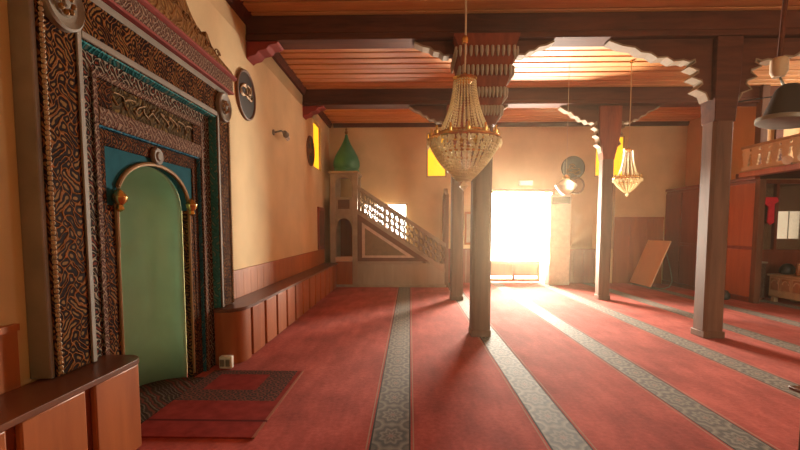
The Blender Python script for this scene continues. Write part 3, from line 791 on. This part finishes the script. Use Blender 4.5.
mb = MB(); mb.lathe([(0.0, 3.74), (0.03, 3.76), (0.045, 3.80), (0.02, 3.84), (0.03, 3.87), (0.012, 3.90), (0.0, 3.94)], (cxm + 0.02, cym, 0), 10); obj('finial', mb, 'gold', cap)
# portal at the stair foot
mb = MB()
for y in (YM0 - 0.005, YM1 - 0.085): mb.box(SX1 - 0.02, SX1 + 0.07, y, y + 0.09, 0.0, 2.15)
obj('portal_post', mb, 'minbar_dark', mn, 0.008)
mb = MB(); mb.prism([(YM0, 2.15), (YM1, 2.15), (YM1, 2.24), (cym + 0.15, 2.30), (cym, 2.42), (cym - 0.15, 2.30), (YM0, 2.24)], 'X', SX1 - 0.02, SX1 + 0.07); obj('portal_head', mb, 'minbar_dark', mn, 0.006)

# brown board on the left wall near the pulpit, frame left of the door
t = thing('wall_plaque', 'tall brown framed board on left wall beside the pulpit', 'wall board', (XL, 10.05, 1.4))
obj('frame', MB().box(XL + 0.001, XL + 0.04, 9.72, 10.36, 0.94, 1.92), 'redwood', t, 0.008)
obj('board', MB().box(XL + 0.035, XL + 0.048, 9.79, 10.29, 1.02, 1.84), 'minbar_dark', t, 0.003)
t = thing('wall_plaque', 'narrow brown framed notice board left of the bright door', 'wall board', (1.6, YF, 1.4))
obj('frame', MB().box(1.42, 1.74, YF - 0.04, YF - 0.001, 1.0, 1.86), 'wainscot', t, 0.008)
obj('board', MB().box(1.47, 1.69, YF - 0.048, YF - 0.035, 1.06, 1.80), 'minbar', t, 0.003)

# ------------------------------------------------------------------ roundels, clock
def roundel(c, r, axis, label, strokes=6, seed=1):
    t = thing('calligraphy_roundel', label, 'roundel', c, 'round calligraphy boards on the walls')
    rot = Matrix.Rotation(math.radians(90), 3, 'Y') if axis == 'X' else Matrix.Rotation(math.radians(90), 3, 'X')
    mb = MB(); mb.lathe([(0, 0.0), (r * 0.92, 0.0), (r * 0.92, 0.018), (0, 0.02)], c, 36, rot); obj('disc', mb, 'darkglass', t)
    mb = MB(); mb.lathe([(r * 0.90, 0.0), (r * 0.90, 0.026), (r * 0.94, 0.036), (r * 0.985, 0.032), (r, 0.014), (r, 0.0)], c, 40, rot); obj('rim', mb, 'minbar_dark' if axis == 'X' else 'black', t)
    mb = MB(); random.seed(seed)
    for k in range(strokes):
        a0 = random.uniform(0, 6); u0, v0 = random.uniform(-0.38, 0.38) * r, random.uniform(-0.4, 0.25) * r
        sx_, sy_ = random.uniform(0.15, 0.4) * r, random.uniform(0.1, 0.3) * r
        pts = []
        for i in range(10):
            a = a0 + i * 0.42; u, v = u0 + sx_ * math.cos(a), v0 + sy_ * math.sin(a)
            p = Vector((0.0 + v, u, 0.024)) if axis == 'X' else Vector((u, v, 0.024))
            pts.append(Vector(c) + rot @ p)
        mb.tube(pts, [0.006 + 0.010 * math.sin(PI * i / 9) for i in range(10)], 6)
    obj('script', mb, 'gold', t, label='gold script')
    return t
roundel((XL + 0.001, 5.55, 3.12), 0.31, 'X', 'round dark calligraphy board with gold script nearest the niche', 7, 2)
roundel((XL + 0.001, 9.1, 3.05), 0.31, 'X', 'round dark calligraphy board beside the yellow window on left wall', 6, 5)
roundel((4.19, YF - 0.001, 2.98), 0.30, 'Y', 'round black calligraphy board on the far wall above clock', 7, 9)
t = thing('wall_clock', 'round pale wall clock with dark rim below the black roundel', 'clock', (4.27, YF - 0.001, 2.53))
rot = Matrix.Rotation(math.radians(90), 3, 'X')
mb = MB(); mb.lathe([(0, 0.0), (0.19, 0.0), (0.19, 0.02), (0, 0.02)], t.location, 32, rot); cf = obj('clock_face', mb, 'cream_trim', t)
mb = MB(); mb.lathe([(0.18, 0), (0.18, 0.03), (0.20, 0.04), (0.22, 0.03), (0.22, 0)], t.location, 36, rot); obj('clock_rim', mb, 'minbar_dark', t)
mb = MB(); mb.box(4.265, 4.275, YF - 0.026, YF - 0.022, 2.53, 2.66); obj('clock_hand', mb, 'black', cf)
mb = MB(); mb.box(4.18, 4.27, YF - 0.026, YF - 0.022, 2.525, 2.535); obj('clock_hand', mb, 'black', cf)

# sconce on the left wall
t = thing('wall_lamp', 'small grey wall lamp with white tube bulb on left wall', 'wall lamp', (XL, 6.75, 2.88))
mb = MB(); mb.lathe([(0, 0), (0.045, 0), (0.045, 0.02), (0, 0.025)], (XL, 6.66, 2.90), 14, rx); obj('back_plate', mb, 'grey', t)
mb = MB(); mb.tube([(XL + 0.02, 6.66, 2.90), (XL + 0.12, 6.68, 2.93), (XL + 0.16, 6.74, 2.90)], 0.014, 8); obj('lamp_arm', mb, 'grey', t)
mb = MB(); mb.tube([(XL + 0.16, 6.72, 2.91), (XL + 0.16, 6.80, 2.89)], [0.035, 0.05], 10); obj('lamp_socket', mb, 'grey', t)
mb = MB(); mb.tube([(XL + 0.16, 6.80, 2.89), (XL + 0.16, 6.96, 2.885), (XL + 0.15, 6.985, 2.86), (XL + 0.14, 6.96, 2.845), (XL + 0.15, 6.80, 2.86)], 0.018, 8); obj('bulb', mb, 'white', t)

# exit lamp box over the door
t = thing('emergency_lamp', 'small white emergency lamp box above the bright door', 'lamp', (2.98, YF, 2.58))
obj('housing', MB().box(2.80, 3.16, YF - 0.07, YF - 0.001, 2.53, 2.66), 'white', t, 0.012)
obj('diffuser', MB().box(2.83, 3.13, YF - 0.085, YF - 0.066, 2.545, 2.645), 'palepane', t, 0.006)

# air conditioner tower
t = thing('air_conditioner', 'tall white floor standing air conditioner right of the door', 'air conditioner', (3.76, 11.0, 0))
obj('cabinet', MB().box(3.78, 4.24, 10.86, 11.24, 0.0, 2.20).bm and MB().box(3.50, 4.02, 10.86, 11.24, 0.0, 2.27), 'white', t, 0.025)
og = obj('outlet_grille', MB().box(3.54, 3.98, 10.845, 10.862, 2.04, 2.21), 'darkglass', t, 0.006)
obj('intake_panel', MB().box(3.55, 3.97, 10.848, 10.862, 0.15, 0.95), 'white', t, 0.008)
mb = MB()
for i in range(4): mb.box(3.55, 3.97, 10.838, 10.847, 2.065 + i * 0.035, 2.072 + i * 0.035)
obj('louvre', mb, 'grey', og)

# leaning board
t = thing('leaning_board', 'cream tabletop board leaning on curved leg by far right corner', 'board', (5.8, 10.6, 0))
ang = math.atan2(0.42, 1.04)
mb = MB()
th = Vector((math.cos(ang), 0, -math.sin(ang))) * 0.03
q = [(5.63, 0.06), (6.06, 1.14), (6.06 + th.x, 1.14 + th.z), (5.63 + th.x, 0.06 + th.z)]
mb.prism(q, 'Y', 10.15, 11.10); obj('board_panel', mb, 'boardmat', t, 0.006)
for y in (10.25, 11.0):
    mb = MB(); mb.tube([(5.67, y, 0.045), (5.66, y, 0.02), (5.68, y, 0.012), (6.02, y, 0.012), (6.14, y, 0.05), (6.20, y, 0.18), (6.14, y, 0.50), (6.02, y, 0.90)], 0.012, 8); obj('leg', mb, 'grey', t)

# ------------------------------------------------------------------ chandeliers
def strand(mb, p0, p1, n, r0, r1, sag=0.0, bulge=0.0, c=None):
    p0, p1 = Vector(p0), Vector(p1)
    for i in range(n):
        f = (i + 0.5) / n; p = p0.lerp(p1, f); p.z -= sag * math.sin(PI * f)
        if bulge and c is not None:
            d = Vector((p.x - c[0], p.y - c[1], 0)); 
            if d.length > 1e-6: p += d.normalized() * bulge * math.sin(PI * f)
        r = r0 + (r1 - r0) * f
        mb.gem(p, r, r * 1.25)
def chandelier(x, y, zring, R, label, s, ztop_cord, cone_h, basket_h, nb=26, nc=20):
    t = thing('crystal_chandelier', label, 'chandelier', (x, y, zring), 'hanging crystal lamps')
    zc = zring + cone_h
    mb = MB(); mb.tube([(x, y, zc + 0.02), (x + 0.006, y, (zc + ztop_cord) / 2), (x, y, ztop_cord)], 0.008 * s + 0.002, 6); obj('cord', mb, 'cord', t)
    mb = MB(); mb.lathe([(0, -0.04), (0.05 * s, -0.04), (0.045 * s, 0.01), (0.0, 0.02)], (x, y, ztop_cord), 14); obj('ceiling_rose', mb, 'brass', t)
    mb = MB(); mb.lathe([(0.0, -0.05 * s), (0.05 * s, -0.035 * s), (0.11 * s, 0.0), (0.125 * s, 0.025 * s), (0.09 * s, 0.03 * s), (0.05 * s, 0.04 * s), (0.02 * s, 0.07 * s), (0.0, 0.09 * s)], (x, y, zc), 18); obj('crown_cup', mb, 'brass', t)
    def hoop(r, z, w): 
        mb = MB(); mb.tube([(x + r * math.cos(a), y + r * math.sin(a), z) for a in [2 * PI * i / 28 for i in range(28)]], w, 6, True); obj('hoop', mb, 'brass', t)
    hoop(R * 0.72, zring, 0.016 * s); hoop(R, zring - 0.055 * s, 0.016 * s); hoop(R * 0.70, zring - basket_h * 0.42, 0.012 * s)
    for i in range(nc):
        a = 2 * PI * i / nc
        mb = MB(); strand(mb, (x + 0.11 * s * math.cos(a), y + 0.11 * s * math.sin(a), zc), (x + R * 0.72 * math.cos(a), y + R * 0.72 * math.sin(a), zring), 20, 0.010 * s, 0.015 * s, 0.0, -R * 0.09, (x, y))
        obj('crown_strand', mb, 'crystal', t)
    for i in range(nb):
        a = 2 * PI * (i + 0.5) / nb
        mb = MB(); strand(mb, (x + R * math.cos(a), y + R * math.sin(a), zring - 0.07 * s), (x + 0.06 * s * math.cos(a), y + 0.06 * s * math.sin(a), zring - basket_h), 15, 0.021 * s, 0.017 * s, 0.0, R * 0.10, (x, y))
        obj('basket_strand', mb, 'crystal', t)
    for j, (rr, zz) in enumerate(((R, zring - 0.06 * s), (R * 0.72, zring - 0.02 * s))):
        n = 24 if j == 0 else 18
        for i in range(n):
            a = 2 * PI * i / n; obj('crystal_drop', MB().gem((x + rr * 1.03 * math.cos(a), y + rr * 1.03 * math.sin(a), zz - 0.045 * s), 0.017 * s, 0.045 * s), 'crystal', t)
    n = 12
    for i in range(n):
        a = 2 * PI * i / n; mb = MB()
        mb.lathe([(0, -0.02 * s), (0.028 * s, -0.012 * s), (0.034 * s, 0.02 * s), (0.014 * s, 0.024 * s), (0.012 * s, 0.07 * s), (0, 0.075 * s)], (x + R * 0.93 * math.cos(a), y + R * 0.93 * math.sin(a), zring - 0.02 * s), 10)
        obj('candle_cup', mb, 'brass', t)
    mb = MB(); mb.gem((x, y, zring - basket_h - 0.05 * s), 0.05 * s, 0.06 * s); obj('bottom_drop', mb, 'crystal', t)
    return t
c1 = chandelier(0.56, 4.55, 2.41, 0.365, 'large crystal chandelier hanging before the red carved capital', 1.0, ZC - 0.04, 0.54, 0.48, 32, 26)
mb = MB(); mb.lathe([(0, -0.05), (0.03, -0.035), (0.035, 0.0), (0.02, 0.03), (0, 0.05)], (0.56, 4.55, 3.36), 12); obj('cord_joint', mb, 'brass', c1)
chandelier(3.56, 7.2, 2.28, 0.215, 'small crystal chandelier hanging right of the flared column', 0.62, ZC - 0.04, 0.42, 0.26, 18, 12)
# bowl lamp
t = thing('pendant_lamp', 'cream glass bowl lamp hanging in front of the wall clock', 'lamp', (2.62, 7.35, 2.2))
mb = MB(); mb.tube([(2.62, 7.35, 2.34), (2.62, 7.35, ZC - 0.04)], 0.004, 6); obj('cord', mb, 'cord', t)
mb = MB(); mb.lathe([(0, -0.17), (0.05, -0.155), (0.10, -0.11), (0.15, -0.05), (0.175, 0.0), (0.165, 0.02), (0.10, 0.06), (0.06, 0.09), (0.05, 0.11), (0, 0.115)], (2.62, 7.35, 2.15), 26); obj('glass_bowl', mb, 'bowl', t)
mb = MB(); mb.lathe([(0.055, 0.0), (0.06, 0.03), (0.03, 0.06), (0.0, 0.08)], (2.62, 7.35, 2.26), 16); obj('lamp_cap', mb, 'brass', t)

# dark metal lamp near the right edge
t = thing('metal_pendant', 'dark metal shade hanging from a thin rod near gallery', 'lamp', (3.80, 4.55, 2.6))
mb = MB(); mb.tube([(3.72, 4.55, 3.16), (3.76, 4.55, ZC - 0.04)], 0.022, 8); obj('rod', mb, 'beam', t)
mb = MB(); mb.lathe([(0, -0.10), (0.05, -0.10), (0.075, -0.05), (0.075, 0.07), (0.05, 0.09), (0, 0.09)], (3.72, 4.55, 3.06), 16); obj('porcelain_holder', mb, 'cream_trim', t, label='pale porcelain holder')
mr = Matrix.Rotation(math.radians(6), 3, 'Y')
mb = MB(); mb.lathe([(0.0, 0.38), (0.08, 0.37), (0.12, 0.32), (0.19, 0.06), (0.235, 0.0), (0.215, 0.0), (0.17, 0.06), (0.10, 0.31), (0.0, 0.33)], (3.81, 4.55, 2.51), 28, mr); obj('shade', mb, 'black', t)
mb = MB(); mb.lathe([(0.225, 0.0), (0.245, 0.012), (0.245, 0.05), (0.225, 0.06)], (3.81, 4.55, 2.495), 28, mr); obj('shade_rim', mb, 'grey', t)
mb = MB(); mb.tube([(3.72, 4.55, 3.00), (3.76, 4.55, 2.91), (3.80, 4.55, 2.85)], 0.012, 8); obj('stem', mb, 'grey', t)
# cable
mb = MB(); mb.tube([(4.12, YA - 0.13, 3.02), (4.6, 5.4, 3.05), (5.6, 4.9, 3.25)], 0.009, 6)
tag(obj('cable', mb, 'black', None, origin=(4.12, 5.62, 3.02)), 'thin dark cable strung from the nearest right column', 'cable')

# ------------------------------------------------------------------ right side: partition, gallery, things below it
pt = thing('wood_partition', 'red-brown panelled partition along the right side below gallery', 'partition', (XP, 9.8, 0))
obj('partition_core', MB().box(XP + 0.03, XP + 0.07, 8.40, YF - 0.03, 0, 2.36), 'redwood', pt)
edges = [(8.40, 9.10), (9.14, 9.86), (9.90, 10.60), (10.64, YF - 0.04)]
for i, (a, b) in enumerate(edges):
    m = 'orangewood' if i == 0 else 'redwood'
    obj('panel', MB().box(XP, XP + 0.032, a, b, 0.10, 1.02), m, pt, 0.01)
    obj('panel', MB().box(XP, XP + 0.032, a, b, 1.08, 2.30), m, pt, 0.01)
mb = MB(); mb.box(XP - 0.02, XP + 0.08, 8.40, YF - 0.035, 2.36, 2.42); mb.box(XP - 0.012, XP + 0.03, 8.40, YF - 0.035, 0.0, 0.09); obj('partition_rail', mb, 'redwood', pt, 0.006)
obj('corner_post', MB().box(XP - 0.01, XP + 0.11, 8.28, 8.398, 0, 2.36), 'post', pt, 0.01)

gl = thing('gallery', 'raised gallery with pale cut-out parapet along the right side', 'gallery', (XP, 6.5, 2.4))
obj('gallery_floor', MB().box(XP + 0.02, XR - 0.01, 2.2, 8.94, 2.43, 2.52), 'beam', gl)
obj('edge_beam', MB().box(XP - 0.03, XP + 0.12, 2.2, 8.80, 2.425, 2.53), 'orangewood', gl, 0.01)
# parapet: slats whose edges leave bottle-shaped gaps
mb = MB(); pitch = 0.22; z0, z1 = 2.56, 2.98
gap = [(0.06, 0.07), (0.06, 0.10), (0.034, 0.13), (0.05, 0.16), (0.03, 0.20), (0.02, 0.25), (0.034, 0.27), (0.0, 0.30)]
y = 8.78
while y - pitch > 2.3:
    y1_, y0_ = y, y - pitch
    gl_, gr_ = [(y0_ + g, z0 + h) for g, h in gap], [(y1_ - g, z0 + h) for g, h in gap]
    poly = [(y0_, z0), (y1_, z0), (y1_, z0 + 0.07)] + gr_ + [(y1_ , z0 + 0.34), (y1_ - 0.035, z0 + 0.36), (y1_, z0 + 0.40), (y1_, z1), (y0_, z1), (y0_, z0 + 0.40), (y0_ + 0.035, z0 + 0.36), (y0_, z0 + 0.34)] + gl_[::-1] + [(y0_, z0 + 0.07)]
    # de-duplicate consecutive points
    pp = [p for i, p in enumerate(poly) if (abs(p[0] - poly[i - 1][0]) + abs(p[1] - poly[i - 1][1])) > 1e-5]
    mb.prism(pp, 'X', XP + 0.0, XP + 0.03); y -= pitch
M['parapet'] = plain('parapet_cream_paint', (0.64, 0.50, 0.31), 0.7)
obj('parapet', mb, 'parapet', gl, label='pale parapet with bottle-shaped cut-outs')
mb = MB(); mb.box(XP - 0.02, XP + 0.05, 2.3, 8.80, z1, z1 + 0.05); mb.box(XP - 0.015, XP + 0.045, 2.3, 8.80, z0 - 0.03, z0); obj('parapet_rail', mb, 'cream_trim', gl, 0.008)
for y in (8.50, 6.9, 5.3):
    obj('gallery_post', MB().box(XP + 0.06, XP + 0.20, y - 0.07, y + 0.07, 2.52, ZC - 0.05), 'post', gl, 0.01)
mb = MB()
for i, y in enumerate((8.93,)):
    for x in (7.3, 7.9, 8.5): mb.box(x, x + 0.14, y - 0.03, y + 0.015, 2.53, ZC - 0.05)
obj('wall_stud', mb, 'beam', gl)

# glazed wall closing the space below the gallery
gw = thing('glazed_screen', 'dark wooden screen with glass panes below the gallery', 'screen', (7.8, 9.0, 0))
obj('screen_base', MB().box(XP + 0.11, XR - 0.01, 8.96, 9.02, 0, 0.95), 'redwood', gw)
mb = MB()
for x in (XP + 0.11, 7.42, 8.2, 8.93): mb.box(x, x + 0.06, 8.95, 9.03, 0.951, 2.42)
mb.box(XP + 0.17, 8.93, 8.95, 9.03, 2.33, 2.42); mb.box(XP + 0.17, 8.93, 8.955, 9.025, 0.951, 1.0)
obj('screen_frame', mb, 'redwood', gw, 0.006)
obj('screen_backing', MB().box(XP + 0.11, XR - 0.01, 9.035, 9.05, 0.96, 2.42), 'minbar_dark', gw)
obj('pane', MB().box(XP + 0.17, 8.93, 8.985, 8.993, 1.0, 2.33), 'glass', gw)
wrefl = bpy.data.objects.new('window_7', None); C.objects.link(wrefl); wrefl['kind'] = 'structure'; wrefl.location = (7.75, 8.94, 1.3)  # glowing pane standing in for a window's reflection in the screen glass
obj('pane', MB().box(7.53, 7.97, 9.022, 9.034, 1.22, 1.78), 'palepane', wrefl)
mb = MB()
for x in (7.51, 7.74, 7.97): mb.box(x, x + 0.02, 9.018, 9.034, 1.20, 1.80)
obj('window_frame', mb, 'minbar', wrefl)
# red cloth pennant
mb = MB()
mb.prism([(7.14, 2.06), (7.40, 2.06), (7.44, 1.98), (7.36, 1.92), (7.37, 1.55), (7.29, 1.50), (7.23, 1.56), (7.24, 1.86), (7.14, 1.94)], 'Y', 8.90, 8.935)
tag(obj('red_pennant', mb, 'redcloth', None, 0.008, origin=(7.29, 8.92, 1.8)), 'bright red cloth hanging on the dark glazed screen', 'cloth')
# chest
ct = thing('carved_chest', 'low cream carved chest with panelled front below the gallery', 'chest', (7.35, 7.9, 0))
obj('chest_body', MB().box(7.10, 7.60, 7.10, 8.62, 0.10, 0.50), 'chest', ct, 0.012)
obj('chest_lid', MB().box(7.07, 7.62, 7.07, 8.65, 0.50, 0.54), 'chest', ct, 0.01)
for y in (7.14, 8.50):
    for x in (7.12, 7.50): obj('foot', MB().box(x, x + 0.08, y, y + 0.08, 0.0, 0.10), 'chest', ct, 0.006)
for i in range(6):
    a = 7.16 + i * 0.245
    fi = obj('front_inset', MB().box(7.088, 7.102, a, a + 0.18, 0.24, 0.46), 'tan', ct, 0.006)
    # arched head on each inset
    mb = MB(); mb.tube([(7.088, a + 0.09 + 0.07 * math.cos(g), 0.36 + 0.07 * math.sin(g)) for g in [PI * k / 8 for k in range(9)]], 0.01, 6); obj('inset_arch', mb, 'chest', fi)
# things on the chest
mb = MB(); mb.lathe([(0, 0), (0.10, 0.0), (0.14, 0.05), (0.13, 0.13), (0.08, 0.19), (0.03, 0.21), (0, 0.21)], (7.34, 8.50, 0.541), 16, sy=0.8)
tag(obj('black_bag', mb, 'black', None, origin=(7.34, 8.50, 0.541)), 'small black bundle at the far end of the carved chest', 'bag')
t = thing('tin', 'tan round tin standing on the carved chest', 'tin', (7.36, 8.22, 0.541))
mb = MB(); mb.lathe([(0, 0), (0.075, 0), (0.08, 0.02), (0.08, 0.19), (0.075, 0.2), (0, 0.2)], (7.36, 8.22, 0.541), 18); obj('tin_body', mb, 'tan', t)
mb = MB(); mb.lathe([(0, 0), (0.083, 0), (0.083, 0.03), (0, 0.035)], (7.36, 8.22, 0.742), 18); obj('tin_lid', mb, 'tan', t)
mb = MB(); mb.lathe([(0, 0), (0.16, 0.0), (0.18, 0.05), (0.15, 0.12), (0, 0.14)], (7.36, 7.86, 0.541), 16)
tag(obj('dark_cushion', mb, 'black', None, origin=(7.36, 7.86, 0.541)), 'dark round cushion lying on the carved chest nearer the viewer', 'cushion')
# small patterned cabinet
t = thing('side_cabinet', 'narrow grey-brown side cabinet between partition and carved chest', 'cabinet', (6.92, 8.8, 0))
obj('cabinet_body', MB().box(6.74, 7.06, 8.66, 8.92, 0.05, 0.74), 'greypatt', t, 0.01)
obj('cabinet_top', MB().box(6.72, 7.08, 8.64, 8.93, 0.74, 0.77), 'minbar', t, 0.006)
obj('cabinet_foot', MB().box(6.76, 7.04, 8.68, 8.90, 0.0, 0.05), 'minbar_dark', t)
obj('cabinet_door', MB().box(6.77, 7.03, 8.645, 8.662, 0.10, 0.70), 'greypatt', t, 0.006)
# black bag on the floor
t = thing('floor_bag', 'small black bag on the carpet against orange partition panel', 'bag', (6.33, 8.8, 0))
mb = MB(); mb.lathe([(0, 0.0), (0.12, 0.0), (0.16, 0.04), (0.15, 0.12), (0.10, 0.18), (0.04, 0.2), (0, 0.2)], (6.33, 8.8, 0.0), 16, sx=0.8); obj('bag_body', mb, 'black', t)
mb = MB(); mb.tube([(6.33, 8.72, 0.17), (6.33, 8.75, 0.25), (6.33, 8.85, 0.25), (6.33, 8.88, 0.17)], 0.01, 6); obj('handle', mb, 'black', t)
# two spot lamps on the gallery edge
for x_, y_, lab in ((XP - 0.11, 7.58, 'white spot lamp clipped to gallery edge, the farther of two'), (XP - 0.11, 7.28, 'white spot lamp clipped to gallery edge, the nearer of two')):
    t = thing('spot_lamp', lab, 'lamp', (x_, y_, 2.6), 'spot lamps on the gallery edge')
    mb = MB(); mb.tube([(x_ + 0.02, y_, 2.60), (x_ - 0.05, y_ - 0.05, 2.59), (x_ - 0.09, y_ - 0.08, 2.585)], [0.035, 0.06, 0.075], 12); obj('lamp_head', mb, 'white', t)
    mb = MB(); mb.tube([(x_ + 0.02, y_, 2.60), (XP - 0.048, y_, 2.52)], 0.014, 8); obj('clip', mb, 'grey', t)

# low post at the right edge of the foreground
t = thing('floor_stand', 'short dark wooden stand on carpet in near right foreground', 'stand', (2.42, 2.6, 0))
obj('stand_post', MB().box(2.41, 2.46, 2.58, 2.64, 0.03, 0.42), 'bench_top', t, 0.006)
obj('stand_foot', MB().box(2.395, 2.62, 2.52, 2.70, 0.0, 0.03), 'bench_top', t, 0.006)
obj('stand_shelf', MB().box(2.40, 2.64, 2.53, 2.72, 0.42, 0.445), 'bench_top', t, 0.006)
